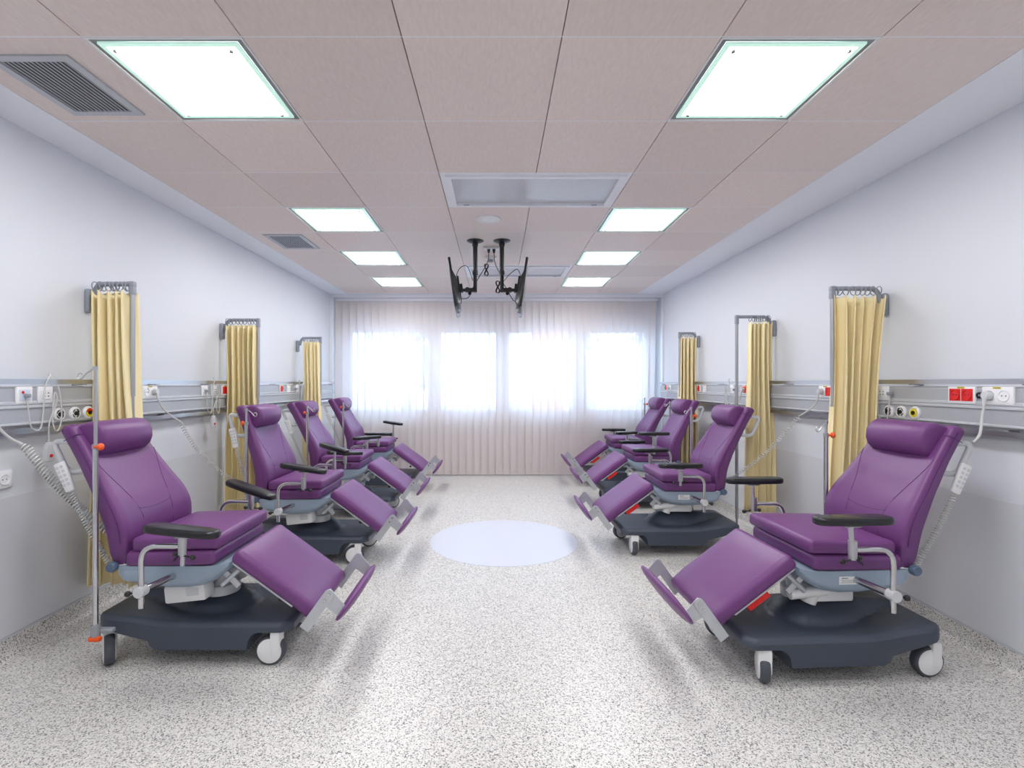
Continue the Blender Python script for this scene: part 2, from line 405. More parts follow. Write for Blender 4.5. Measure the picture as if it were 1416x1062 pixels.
LAB = {0: 'largest and nearest lit panel of the %s row, %s', 3: 'second nearest lit ceiling panel of the %s row, %s', 5: 'third nearest lit ceiling panel of the %s row, %s', 7: 'smallest lit ceiling panel of the %s row, closest to the blind, %s'}
LX = {(0, -1): 'beside the big air vent', (3, -1): 'across from the small vent', (5, -1): 'past the small vent', (7, -1): 'left of the televisions',
      (0, 1): 'without a vent beside it', (3, 1): 'by the wide prismatic unit', (5, 1): 'above the screens', (7, 1): 'by the televisions'}
for k in LIT:
    for x0, s in ((-1.5535, -1), (.8465, 1)):
        lab = LAB[k] % ('left' if s < 0 else 'right', LX[(k, s)]) if k in LAB else 'added lit ceiling panel, unseen behind the viewpoint, %s row, %s' % ('left' if s < 0 else 'right', 'near the end wall' if k == -5 else 'overhead')
        light(x0, k, lab)
def unit(k, lab):
    t = empty('ceiling_unit', (.2465, row(k)+DY/2, CZ)); tag(t, lab, 'ceiling unit', 'unlit prismatic units in the ceiling')
    b = MB(); ox, oy = .597, .3; ix, iy = .53, .235
    for d_, h in ((0, 0), (.03, .02)):
        for q in ((-ox+d_, ox-d_, iy-d_*0, oy-d_), (-ox+d_, ox-d_, -oy+d_, -iy), (-ox+d_, -ix, -iy, iy), (ix, ox-d_, -iy, iy)):
            b.box(((q[0]+q[1])/2, (q[2]+q[3])/2, .006-h*.6), (abs(q[1]-q[0]), abs(q[3]-q[2]), .012))
    b.build('frame', M['plaster'], t, flat=True)
    b = MB(); b.box((0, 0, .01), (2*ix, 2*iy, .008)); b.build('lens', M['prism'], t, flat=True)
    b = MB()
    for sx in (-1, 1): b.box((sx*.46, .24, -.008), (.04, .012, .006))
    b.build('catch', M['grey'], t, flat=True)
unit(2, 'wide unlit prismatic ceiling unit in front of the hanging televisions'); unit(6, 'wide unlit prismatic ceiling unit behind the television poles, close to the blind')
def vent(y0, y1, lab):
    x0, x1 = -2.03, -1.69; t = empty('ceiling_vent', ((x0+x1)/2, (y0+y1)/2, CZ)); tag(t, lab, 'air vent', 'air vents in the left of the ceiling')
    w, d = x1-x0, y1-y0; e = .035; b = MB()
    for q in ((-w/2, w/2, d/2-e, d/2), (-w/2, w/2, -d/2, -d/2+e), (-w/2, -w/2+e, -d/2+e, d/2-e), (w/2-e, w/2, -d/2+e, d/2-e)):
        b.box(((q[0]+q[1])/2, (q[2]+q[3])/2, -.004), (q[1]-q[0], q[3]-q[2], .008))
    b.build('frame', M['ventgrey'], t, flat=True)
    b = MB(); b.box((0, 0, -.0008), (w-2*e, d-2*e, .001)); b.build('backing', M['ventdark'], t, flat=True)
    b = MB(); n = 14
    for k in range(n):
        x = -w/2+e+(w-2*e)*(k+.5)/n; b.box((x, 0, -.005), (.007, d-2*e, .006), Matrix.Rotation(.5, 3, 'Y'))
    b.build('slats', M['ventgrey'], t, flat=True)
vent(1.98, 2.42, 'large louvred air vent beside the nearest left light panel'); vent(4.37, 4.82, 'small looking louvred air vent further along the left ceiling edge')
t = empty('ceiling_speaker', (-.057, 3.965, CZ)); tag(t, 'round white speaker disc in the ceiling before the television poles', 'speaker')
b = MB(); b.lathe([(.075, 0), (.096, 0), (.094, -.006), (.082, -.008), (.075, -.004)], n=40); b.build('rim', M['white'], t)
b = MB(); b.lathe([(.001, 0), (.078, 0), (.078, -.0035), (.001, -.0055)], n=40); b.build('grille', M['white'], t)

def tv(px, s, lab, lab2):
    # ceiling pole mount with the television it carries, screen to the side s
    Yp = 4.568; zj = 2.2
    t = empty('television_mount', (px, Yp, CZ)); tag(t, lab, 'television mount', 'black ceiling pole mounts')
    b = MB(); b.lathe([(.001, 0), (.078, 0), (.078, -.004), (.05, -.016), (.026, -.02), (.026, -.05), (.001, -.05)], n=28); b.build('ceiling_plate', M['black'], t)
    b = MB(); b.cyl((0, 0, -.03), (0, 0, -.30), .021); b.cyl((0, 0, -.28), (0, 0, zj-CZ-.02), .017); b.cyl((0, 0, -.31), (0, 0, -.27), .025); b.build('pole', M['black'], t)
    a = MB(); a.cyl((0, 0, zj-CZ), (s*.09, 0, zj-CZ), .02); a.cyl((s*.07, -.03, zj-CZ), (s*.07, .03, zj-CZ), .022); a.cyl((s*.09, 0, zj-CZ), (s*.125, 0, zj-CZ), .014)
    a.sphere((s*.05, 0, zj-CZ-.03), .016); a.build('arm', M['black'], t)
    cx = px+s*.20
    v = empty('television', (cx, 4.62, 2.215), 0); v.rotation_euler = (0, s*math.radians(8), -s*math.radians(3)); tag(v, lab2, 'television', 'televisions hanging from the ceiling')
    b = MB(); b.rbox((0, 0, 0), (.022, .72, .425), .006, 2); b.build('screen_casing', M['black'], v)
    b = MB(); b.box((s*.0115, 0, .01), (.002, .69, .385)); b.build('screen', M['tvscreen'], v, flat=True)
    b = MB(); b.loft([[V((-s*.01, y*q, z*q2-.02)) for y, z in ((-.3, -.17), (.3, -.17), (.3, .14), (-.3, .14))] for q, q2 in ((1, 1),)]+[[V((-s*.045, y, z-.02)) for y, z in ((-.24, -.15), (.24, -.15), (.24, .06), (-.24, .06))]])
    b.build('rear_cover', M['black'], v, bevel=.008)
    b = MB(); b.box((-s*.052, 0, 0), (.016, .2, .2)); b.box((-s*.07, 0, 0), (.03, .06, .08)); b.build('mounting_plate', M['black'], v, bevel=.003)
    b = MB(); b.box((-s*.042, -.19, -.11), (.012, .1, .07)); b.box((-s*.044, .12, -.15), (.01, .16, .03)); b.build('connector_panel', M['offwhite'], v, flat=True)
    b = MB(); b.box((-s*.012, .1, -.217), (.03, .22, .012)); b.box((-s*.03, -.12, -.19), (.02, .16, .05)); b.build('speaker_strip', M['grey'], v, bevel=.002)
    return t, v
tv(-.19, -1, 'black ceiling pole mount carrying the left television', 'black flat television on the left pole, screen turned to the left')
tv(.053, 1, 'black ceiling pole mount carrying the right television', 'black flat television on the right pole, screen turned to the right')
t = empty('ceiling_socket', (-.045, 4.80, CZ)); tag(t, 'white twin socket on the ceiling between the television poles', 'socket')
b = MB(); b.rbox((0, 0, -.008), (.15, .09, .016), .005); b.build('socket_plate', M['white'], t)
def tvcable(x, pts, bundle, lab):
    c = empty('television_cable', (0, 0, 0)); tag(c, lab, 'cable', 'black cables between the ceiling socket and the televisions')
    b = MB(); b.cyl((x, 4.80, CZ-.016), (x, 4.80, CZ-.05), .016, .009); b.build('plug', M['black'], c)
    b = MB(); b.tube(spline(pts), .0035, 6)
    cx, cy, cz = bundle
    for q in range(3):
        b.tube([(cx+.016*math.sin(2*a)+.004*q, cy+.006*q, cz+.055*math.cos(a)) for a in [k*2*PI/24 for k in range(24)]], .003, 5, loop=True)
    b.build('cord', M['black'], c)
tvcable(-.07, [(-.07, 4.8, 2.60), (-.075, 4.78, 2.53), (-.10, 4.72, 2.45), (-.15, 4.62, 2.34), (-.18, 4.60, 2.28), (-.22, 4.55, 2.2), (-.25, 4.5, 2.12), (-.32, 4.45, 2.1)], (-.095, 4.72, 2.42), 'black cable looped beside the left television pole')
tvcable(-.02, [(-.02, 4.8, 2.60), (-.015, 4.78, 2.52), (.01, 4.72, 2.43), (.035, 4.63, 2.36), (.06, 4.60, 2.28), (.10, 4.55, 2.2), (.15, 4.5, 2.1), (.18, 4.45, 2.08)], (.012, 4.62, 2.24), 'black cable looped beside the right television pole')
for s, x0, lab in ((-1, -.19, 'thin black lead arcing from the left pole to its television'), (1, .053, 'thin black lead arcing from the right pole to its television')):
    b = MB(); b.tube(spline([(x0+s*.02, 4.55, 2.28), (x0+s*.07, 4.5, 2.4 if s < 0 else 2.33), (x0+s*.14, 4.45, 2.36), (x0+s*.17, 4.48, 2.24), (x0+s*.12, 4.5, 2.1), (x0+s*.15, 4.5, 2.03)]), .003, 6)
    tag(b.build('lead', M['black']), lab, 'cable')
t = empty('smoke_detector', (-.055, 5.15, CZ)); tag(t, 'small white detector on the ceiling behind the television poles', 'detector')
b = MB(); b.lathe([(.001, 0), (.06, 0), (.06, -.018), (.045, -.03), (.001, -.03)]); b.build('base', M['white'], t)
b = MB(); b.lathe([(.001, -.03), (.03, -.03), (.026, -.055), (.001, -.055)]); b.build('sensor', M['grey'], t)

# ------------------------------------------------------------------ recliner
def base_mesh():
    xs = sorted(set([-.455, -.45, -.44, -.425, -.40, -.36, -.32, -.28, -.24, -.205, -.19, -.182, -.175, -.165, -.15, -.14, -.13, -.10, -.06, -.02, .02, .06, .10, .14, .155, .17, .18, .19, .20, .21, .22, .235, .255, .268, .278, .287, .296, .306, .318, .332, .36, .39, .42, .435, .445, .455, .468, .477, .481, .485]))
    def hw(x):
        w = .252
        if x > .44: w = .252-.05*((x-.44)/.045)
        if x < -.38: w = .252-.05*((-.38-x)/.075)**2
        return w
    def zb(x):
        if x >= .332: return .160
        if x > .278: t = min(1, (x-.278)/.054); return .078+.082*math.sqrt(max(0, 1-(1-t)**2))
        if x >= -.13: return .078
        if x > -.19: t = (-.13-x)/.06; return .078+.042*(1-math.sqrt(max(0, 1-t*t)))
        return .12+.068*(-.19-x)/.265
    sm = lambda a: max(0, min(1, a))**2*(3-2*max(0, min(1, a)))
    def zt(x, y):
        z = .212+.035*sm((-x-.05)/.35)
        # teardrop plinth round the column
        cx = .05
        if x > cx: d = math.hypot((x-cx)/.17, y/.15)
        else: d = math.hypot((x-cx)/.46, y/(.15*(1-.72*sm((cx-x)/.46))))
        z += .032*sm((1.06-d)/.2)+.062*sm((.98-d)/.8)
        return z
    ny = 48; b = MB(); cols = []
    for x in xs:
        w = hw(x); q = []
        for j in range(ny+1):
            v = -1+2*j/ny; v = math.copysign(abs(v)**.85, v); y = v*w
            e = min(w-abs(y), x+.455, .485-x); z = zt(x, y)-.022*(1-min(1, e/.025))**2
            q.append(V((x, y, z)))
        cols.append(q)
    secs = []
    for x, q in zip(xs, cols):
        w = hw(x); zz = zb(x)
        secs.append([V((x, -w+.012, zz)), V((x, -w, zz+.006))]+q+[V((x, w, zz+.006)), V((x, w-.012, zz))])
    b.loft(secs)
    # grooves: square panel lines at the front corners
    return b

def make_chair(cs):
    """cs: side (+1 left, -1 right of the sitter) that carries the hand control"""
    R = empty('recliner', (0, 0, 0))
    base_mesh().build('base', M['base'], R, (0, .04, 0), angle=32)
    # casters
    for sx in (1, -1):
        for sy in (1, -1):
            b = MB(); b.rbox((.028, .0, .105), (.05, .062, .12), .012, 2); b.cyl((.03, 0, .12), (.03, 0, .19), .018)
            c = b.build('caster', M['white'], R, (sx*.39-.01, sy*.205+.03, 0), (0, 0, 0))
            w = MB(); w.lathe([(.045, -.021), (.064, -.021), (.069, -.016), (.0705, -.006), (.0705, .006), (.069, .016), (.064, .021), (.045, .021)], (0, 0, .0705), 'y', 32); w.build('wheel', M['tyre'], c)
            w = MB(); w.lathe([(.001, -.027), (.045, -.0265), (.058, -.0225), (.058, .0225), (.045, .0265), (.001, .027)], (0, 0, .0705), 'y', 32); w.build('hub_cap', M['white'], c)
    # lift column and motor
    b = MB(); b.cyl((.05, 0, .28), (.05, 0, .42), .06, n=24); b.cyl((.05, 0, .28), (.05, 0, .33), .085, n=24); b.build('lift_column', M['offwhite'], R, bevel=.004)
    b = MB(); b.rbox((-.04, -.13, .335), (.2, .09, .085), .012, 2, Matrix.Rotation(math.radians(-6), 3, 'Y')); b.rbox((-.02, .05, .345), (.2, .2, .07), .012, 2)
    o = b.build('control_box', M['white'], R)
    b = MB(); b.box((-.0, -.1763, .345), (.06, .001, .035), Matrix.Rotation(math.radians(-6), 3, 'Y')); b.build('box_sticker', M['offwhite'], o, flat=True)
    b = MB(); b.cyl((.07, .12, .36), (.09, .12, .30), .04, .034, 20); b.cyl((.02, .15, .37), (.2, .15, .352), .024, n=16); b.build('actuator', M['white'], R, bevel=.003)
    # seat shell
    b = MB(); secs = []
    prof = [(-.30, .495, .43), (-.285, .495, .41), (-.2, .495, .388), (-.1, .495, .378), (0, .495, .378), (.07, .495, .39), (.13, .497, .415), (.185, .503, .46), (.215, .51, .495)]
    for x, zt_, zb_ in prof:
        w = .248; q = []
        for y, f in ((-w, 0), (-w, .58), (-w+.012, .82), (-w+.05, 1), (0, 1.03), (w-.05, 1), (w-.012, .82), (w, .58), (w, 0)):
            q.append(V((x, y, zt_+(zb_-zt_)*f)))
        secs.append(q)
    b.loft(secs)
    for s in (1, -1): b.rbox((-.235, s*.235, .452), (.1, .03, .06), .012, 2)
    sh = b.build('seat_shell', M['shell'], R, angle=45)
    b = MB(); b.box((-.015, .2485, .452), (.09, .0012, .036))
    o = b.build('rating_sticker', M['white'], sh, flat=True)
    b = MB()
    for k, (w, z) in enumerate(((.03, .462), (.075, .454), (.065, .448), (.075, .442))): b.box((-.015+(.018 if k == 0 else 0), .2493, z), (w, .0006, .0035 if k == 0 else .0012))
    b.build('sticker_print', M['ink'], sh, flat=True)
    for s in (1, -1):
        b = MB(); b.lathe([(.001, s*.0), (.023, s*.0), (.024, s*.02), (.02, s*.027), (.001, s*.028)], (-.325, s*.245, .495), 'y', 20)
        b.build('recline_knob', M['knobblue'], R)
        b = MB(); b.rbox((-.305, s*.22, .495), (.06, .03, .04), .008, 2); b.build('hinge_bracket', M['white'], R)
    # cushions
    puff = lambda sx, sy, k: (lambda v: (v.x, v.y, v.z+(k*(1-(2*v.x/sx)**2)*(1-(2*v.y/sy)**2) if v.z > 0 else 0)))
    b = MB(); b.rbox((-.06, 0, .531), (.42, .515, .074), .024, 3, Matrix.Rotation(math.radians(-1), 3, 'Y')); b.build('lower_cushion', M['purple'], R, angle=60)
    b = MB(); b.rbox((-.035, 0, .601), (.41, .51, .064), .019, 3, Matrix.Rotation(math.radians(-1.5), 3, 'Y'), puff(.41, .51, .012), 5); o = b.build('seat_cushion', M['purple'], R, angle=60)
    b = MB(); rr = Matrix.Rotation(math.radians(-1.5), 3, 'Y')
    loop = [V((x, y, .017)) for x, y in ((-.19, -.249), (.198, -.249), (.198, .249), (-.19, .249))]; b.tube([rr @ p+V((-.035, 0, .601)) for p in rounded(loop, .02)], .0022, 5); b.build('piping', M['seam'], o)
    # backrest: front x, rear x, half width by height
    S = [(.455, -.295, -.335, .205), (.48, -.275, -.345, .228), (.55, -.262, -.352, .25), (.62, -.256, -.352, .262), (.70, -.262, -.362, .266), (.78, -.294, -.39, .26), (.86, -.346, -.43, .246), (.94, -.396, -.476, .232), (1.02, -.444, -.521, .22), (1.09, -.487, -.563, .212), (1.14, -.519, -.593, .208), (1.157, -.532, -.602, .205), (1.164, -.548, -.596, .2)]
    b = MB(); secs = []
    def sect(z, f, r, w):
        q = []; n = 14; c = .022
        def dish(y): return -.016*max(0, 1-(y/w)**2)
        for k in range(n+1):
            y = -w+.012+(2*w-.024)*k/n; q.append(V((f+dish(y), y, z)))
        q += [V((f-.008, w-.002, z)), V((f-.024, w, z)), V((r+.02, w, z)), V((r, w-.02, z))]
        for k in range(1, 6): q.append(V((r-.004, w-.02-(2*w-.04)*k/6, z)))
        q += [V((r, -w+.02, z)), V((r+.02, -w, z)), V((f-.024, -w, z)), V((f-.008, -w+.002, z))]
        return q
    # resample smoothly, sections leaning with the back
    SS = spline([V((a, f, r)) for a, f, r, w in S], 3); WW = spline([V((w, 0, 0)) for *_, w in S], 3)
    for p, w in zip(SS, WW):
        q = sect(p.x, p.y, p.z, w.x)
        secs.append([V((v.x, v.y, p.x+(v.x-p.y)*.36*min(1, max(0, (p.x-.5)/.3)))) for v in q])
    b.loft(secs); bk = b.build('backrest', M['purple'], R, angle=50)
    def front(z, y):
        for (a, b_) in zip(SS, SS[1:]):
            if a.x <= z <= b_.x or b_ is SS[-1]:
                t = (z-a.x)/(b_.x-a.x); f = a.y+(b_.y-a.y)*t; break
        i = SS.index(a); w = WW[i].x; return V((f-.016*max(0, 1-(y/w)**2)+.0006, y, z+(-.016*max(0, 1-(y/w)**2))*.36))
    b = MB()
    for s in (1, -1):
        b.tube([front(z, s*y) for z, y in ((.62, .105), (.70, .112), (.74, .118), (.80, .133), (.86, .155), (.91, .178), (.96, .2), (1.0, .212))], .0016, 5)
        w_ = [front(z, 0)+V((-.008, s*.002+s*w.x, -.012)) for z, w in ((p.x, w) for p, w in zip(SS, WW)) if .62 < z < 1.15]
        b.tube(w_, .0022, 5)
    b.tube([front(.74-.012*(1-(y/.118)**2), y) for y in [-.118+.236*k/10 for k in range(11)]], .0016, 5)
    b.build('seam', M['seam'], bk)
    for s in (1, -1):
        b = MB(); p = front(1.115, s*.209); b.tube([front(1.115, s*.15), front(1.115, s*.205), p+V((-.002, s*.003, 0)), p+V((-.03, s*.001, -.012)), p+V((-.07, s*.0, -.03))], .002, 5)
        b.build('cap_seam', M['seam'], bk)
    # head pillow: D-shaped roll
    up = V((-.38, 0, .925)); no = V((.925, 0, .38)); c0 = V((-.492, 0, 1.085)); secs = []
    D = [(-.085, -.02), (-.09, .015), (-.078, .05), (-.05, .078), (-.01, .092), (.03, .088), (.06, .068), (.078, .035), (.082, 0), (.075, -.02), (.0, -.024)]
    for y, k in ((-.172, .6), (-.17, .84), (-.164, .96), (-.154, 1), (0, 1.01), (.154, 1), (.164, .96), (.17, .84), (.172, .6)):
        secs.append([c0+up*(u*(.5+.5*k))+no*(v*(k if v > 0 else 1))+V((0, y, 0)) for u, v in D])
    b = MB(); b.loft(secs); b.build('head_pillow', M['purple'], R, angle=62)
    # leg rest
    a = V((.81, 0, -.586)).normalized(); n_ = V((.586, 0, .81)).normalized(); p0 = V((.245, 0, .572)); L = .485
    rm = Matrix(((a.x, 0, n_.x), (0, 1, 0), (a.z, 0, n_.z)))
    def bend(v):
        t = max(0, v.x-.14); return (v.x, v.y, v.z-1.3*t*t)
    b = MB(); b.rbox(p0+a*(L/2)-n_*.036, (L, .475, .072), .026, 3, rm, bend, 4); lg = b.build('leg_rest', M['purple'], R, angle=60)
    b = MB(); b.rbox(p0+a*.19-n_*.079, (.36, .43, .012), .003, 1, rm); b.build('leg_rest_plate', M['offwhite'], lg)
    for s in (1, -1):
        b = MB(); b.cyl((.225, s*.17, .455), (.14, s*.17, .375), .013, n=10); b.box((.182, s*.17, .415), (.12, .012, .03), Matrix.Rotation(math.radians(45), 3, 'Y')*1); b.build('link_bar', M['plate'], R, bevel=.002)
    b = MB(); b.rbox(p0+a*.24-n_*.108+V((0, .19, 0)), (.12, .02, .03), .005, 2, rm); b.build('release_lever', M['red'], R)
    for s in (1, -1): b = MB(); b.cyl(p0+a*.3-n_*.1+V((0, s*.15, 0)), p0+a*.3-n_*.1+V((0, s*.18, 0)), .014, n=10); b.build('latch', M['black'], lg)
    # foot rest
    pv = V((.685, 0, .365))
    pc = pv+a*.098-n_*.03; secs = []
    for k in range(17):
        t = -1+2*k/16; t = math.sin(t*PI/2); h = .084*(max(0, 1-abs(t)**2.6))**.5+.004; th = .006+.02*(1-abs(t)**3); q = []
        for j in range(16):
            an = 2*PI*j/16; q.append(pc+n_*(math.copysign(abs(math.cos(an))**.7, math.cos(an))*h)+a*(math.copysign(abs(math.sin(an))**.8, math.sin(an))*th*(1 if math.sin(an) > 0 else .7))+V((0, t*.29, 0)))
        secs.append(q)
    b = MB(); b.loft(secs); fp = b.build('foot_rest', M['purple'], R, angle=55)
    for s in (1, -1):
        b = MB(); secs = []
        pts = [(-.20, .024), (0, .024)]+[(.024*math.sin(q), .024*math.cos(q)) for q in (.5, 1., 1.57, 2.1, 2.64)]+[(0, -.024), (-.20, -.024)]
        for y in (s*.2505, s*.2555): secs.append([pv+n_*u+a*v+V((0, y, 0)) for u, v in pts])
        b.loft(secs); ar = b.build('foot_rest_arm', M['plate'], R)
        b = MB()
        for u in (0, -.034): b.lathe([(.001, s*.2555), (.008, s*.2555), (.007, s*.2595), (.001, s*.26)], pv+n_*u, 'y', 12)
        b.build('bolt', M['chrome'], ar)
        b = MB(); secs = []
        for y, q in ((s*.2495, 0), (s*.2445, 1)): secs.append([pv+n_*u+a*v+V((0, y, 0)) for u, v in ((.022, -.01), (.006, -.022), (-.045, -.02), (-.058, .02), (-.06, .09), (.0, .09), (.014, .03))])
        b.loft(secs); b.build('foot_bracket', M['plate'], R)
    # arms
    for s in (1, -1):
        Y = s*.405
        b = MB(); b.tube(rounded([(-.13, Y, .375), (-.13, Y, .645), (.05, Y, .645)], .07, 7), .0115, 12)
        b.cyl((-.09, s*.24, .455), (-.13, Y, .448), .016, n=14)
        ar = b.build('arm_support', M['chrome'], R)
        b = MB(); b.cyl((.05, Y, .605), (.05, Y, .685), .0175, n=16); b.build('post_holder', M['steel'], ar)
        b = MB(); b.cyl((.05, Y, .62), (.058, Y, .745), .010, n=12); b.rbox((.06, Y, .748), (.07, .045, .008), .003, 1); b.build('arm_post', M['steel'], ar)
        b = MB(); b.cyl((-.13, Y-.022, .448), (-.13, Y+.022, .448), .024, n=20); b.cyl((-.13, Y, .43), (-.13, Y, .466), .018, n=14); b.build('clamp', M['offwhite'], ar, bevel=.003)
        b = MB(); b.cyl((.04, Y-s*.01, .612), (.045, Y+s*.05, .60), .004, n=8); b.cyl((.02, Y, .61), (.1, Y+s*.012, .60), .004, n=8); b.sphere((.102, Y+s*.012, .60), .012); b.sphere((.018, Y, .61), .011); b.build('post_lever', M['black'], ar); b = MB()
        b.cyl((-.13, Y, .448), (-.18, Y+s*.01, .44), .005, n=8); b.sphere((-.182, Y+s*.01, .44), .013); b.build('clamp_lever', M['black'], ar)
        # pad
        b = MB(); secs = []
        for z, k in ((-.016, .84), (-.014, .92), (-.006, .985), (.003, 1), (.010, .97), (.015, .88), (.0165, .78)):
            q = []
            for j in range(28):
                an = 2*PI*j/28; cx, sy_ = math.cos(an), math.sin(an)
                q.append(V((math.copysign(abs(cx)**.45, cx)*(.168-.045*(1-k)), math.copysign(abs(sy_)**.55, sy_)*.044*(k+.0*cx)*(1-.12*cx), z)))
            secs.append(q)
        b.loft(secs); b.build('arm_pad', M['pad'], R, (.05, Y, .772), (0, math.radians(1.5), 0), angle=50)
    # push handles
    for s in (1, -1):
        y = s*.175
        b = MB(); b.tube(rounded([(-.54, y, 1.075), (-.655, y, 1.085), (-.585, y, .925), (-.46, y, .945)], .045, 6), .0135, 12); b.cyl((-.515, y, .94), (-.465, y, .945), .019, n=12); b.build('push_handle', M['offwhite'], R)
    # hand control hanging on the handle
    y = cs*.207; ax = V((.36, 0, -.93)).normalized(); nz_ = V((0, cs, 0)); sd = ax.cross(nz_)
    hm = Matrix((ax, sd, nz_)).transposed(); c = V((-.572, y, .915))
    b = MB(); b.rbox(c, (.15, .052, .022), .009, 2, hm, lambda v: (v.x, v.y*(1-.9*max(0, v.x-.02)*3), v.z)); hc = b.build('hand_control', M['white'], R)
    b = MB()
    for i in range(5):
        for j in (-1, 1): b.rbox(c+ax*(-.05+.022*i)+sd*(j*.0105)+nz_*.0112, (.013, .014, .002), .0006, 1, hm)
    b.build('button', M['offwhite'], hc)
    e0 = c+ax*.078
    b = MB(); b.tube(coil([e0, e0+V((.02, 0, -.05)), (-.47, cs*.2, .66), (-.40, cs*.17, .47)], .011, .013, 8), .0032, 5); b.build('coiled_cord', M['cable'], hc, angle=80)
    # infusion pole at the right rear corner
    b = MB(); b.cyl((0, 0, .17), (0, 0, 1.06), .0115, n=14); po = b.build('drip_pole', M['chrome'], R, (-.38, -.285, 0))
    b = MB(); b.cyl((0, 0, .55), (0, 0, 1.32), .0075, n=12); b.cyl((0, 0, 1.315), (0, 0, 1.33), .011, n=12)
    b.tube(spline([(0, 0, 1.322), (-.03, -.01, 1.30), (-.05, -.015, 1.275), (-.065, -.015, 1.272), (-.07, -.015, 1.285), (-.06, -.015, 1.297), (-.048, -.015, 1.292)]), .003, 6)
    b.build('pole_hook', M['steel'], po, (0, 0, 0))
    b = MB(); b.cyl((.0, 0, 1.05), (.0, 0, 1.07), .0145, n=12); b.build('collar', M['grey'], po)
    b = MB(); b.cyl((0, -.01, 1.06), (.028, -.01, 1.06), .006, n=8); b.sphere((.032, -.01, 1.06), .017, sc=(.7, 1, 1)); b.build('clamp_knob', M['orange'], po)
    b = MB(); b.cyl((0, 0, .17), (0, 0, .24), .018, n=14); b.rbox((.035, .02, .205), (.07, .03, .02), .004, 1); b.build('pole_socket', M['grey'], po)
    b = MB(); b.rbox((.004, -.008, .178), (.055, .026, .022), .008, 2); b.build('lower_clamp', M['orange'], po)
    H = V((-.33, 0, .5))          # backrest and what it carries turn about the hinge
    for nm in ('backrest', 'head_pillow', 'push_handle', 'hand_control'):
        for o in kids(R, nm):
            for q in [o]+list(o.children): q.data.transform(Matrix.Translation(-H))
            o.location = H
    return R

protoL = make_chair(-1); protoR = make_chair(1)
# place: x, y, turn, pole extra height, pole offset, pad turns (near, far), caster turns
CH = [
 (protoL, -1.465, 2.60, 0, -2, .10, (.0, 0), ((.045, -.065, -4, 4.5), (-.05, -.055, -14, 14)), (0, 25, 128, 20), 'purple recliner nearest on the left, its tall drip pole crossing its backrest'),
 (protoL, -1.44, 3.95, -1, 8, -.16, (0, 0), ((.04, -.02, -4, 8), (-.02, .02, -30, 8)), (10, 30, 20, 20), 'purple recliner second from the nearest in the left row'),
 (protoL, -1.505, 5.25, 0, 0, -.2, (.02, 0), ((.0, -.09, 20, 4), (.0, -.03, 35, 0)), (80, 30, 70, 20), 'purple recliner third from the nearest in the left row'),
 (protoL, -1.50, 6.47, 0, 0, -.21, (0, 0), ((.03, -.03, 0, 0), (.04, .04, -32, 4)), (40, 30, 70, 20), 'purple recliner at the far end of the left row, by the blind'),
 (protoR, 1.58, 2.54, 183, -3, -.19, (.08, 0), ((.04, .0, 0, 0), (0, .012, 0, 0)), (70, -10, 180, 0), 'purple recliner nearest on the right, a white plug lead above its handle'),
 (protoR, 1.47, 4.22, 180, 0, -.19, (.10, 0), ((.02, -.045, 2, 0), (0, -.035, 2, 0)), (88, 20, 40, 10), 'purple recliner second from the nearest in the right row, coiled cord behind it'),
 (protoR, 1.65, 5.7, 180, 2, -.19, (-.04, 0), ((-.06, .05, 2, 0), (-.05, -.13, 2, 0)), (30, 20, 40, 10), 'purple recliner third from the nearest in the right row'),
 (protoR, 1.69, 6.82, 180, -2, -.18, (-.03, 0), ((-.03, -.05, 25, 0), (-.05, -.085, -4, 0)), (30, 20, 40, 10), 'purple recliner at the far end of the right row, by the blind'),
]
chairs = []
for i, (pr, x, y, rz, rec, ph, po, arms, cas, lab) in enumerate(CH):
    r = pr if pr.get('label') is None else copy_tree(pr)
    r.location = (x, y, 0); r.rotation_euler = (0, 0, math.radians(rz))
    tag(r, lab, 'recliner', 'purple recliners along the walls'); chairs.append(r)
    pole = kids(r, 'drip_pole')[0]; pole.location = (-.38+po[0], -.285+po[1], 0)
    kids(pole, 'pole_hook')[0].location.z = ph
    if i: pole.rotation_euler.z = PI
    if i > 4: bpy.data.objects.remove(kids(kids(r, 'hand_control')[0], 'coiled_cord')[0])
    if i > 4:
        for q in list(kids(r, 'hand_control')[0].children): bpy.data.objects.remove(q)
        bpy.data.objects.remove(kids(r, 'hand_control')[0])
    if rz > 90: kids(r, 'foot_rest')[0].location = (-.005, 0, .03)
    for nm in ('backrest', 'head_pillow', 'push_handle', 'hand_control'):
        for o in kids(r, nm): o.rotation_euler.y = math.radians(rec)
    near = -1 if rz < 90 else 1
    for sd in (1, -1):
        dx, dz, yaw, pit = arms[0 if sd == near else 1]
        p = [o for o in kids(r, 'arm_pad') if o.location.y*sd > 0][0]
        p.location = (.05+dx, p.location.y, .772+dz); p.rotation_euler = (0, math.radians(pit), math.radians(yaw))
        u = [o for o in kids(r, 'arm_support') if sum(v.co.y for v in o.data.vertices)*sd > 0][0]
        u.location = (dx, 0, min(0, dz+.06) if dz < -.06 else 0)
        kids(u, 'arm_post')[0].location.z = dz-u.location.z
    for p in kids(r, 'caster'):
        k = (0 if (p.location.y-.03)*near > 0 else 1)+(0 if p.location.x > 0 else 2)
        p.rotation_euler.z = math.radians(cas[k])

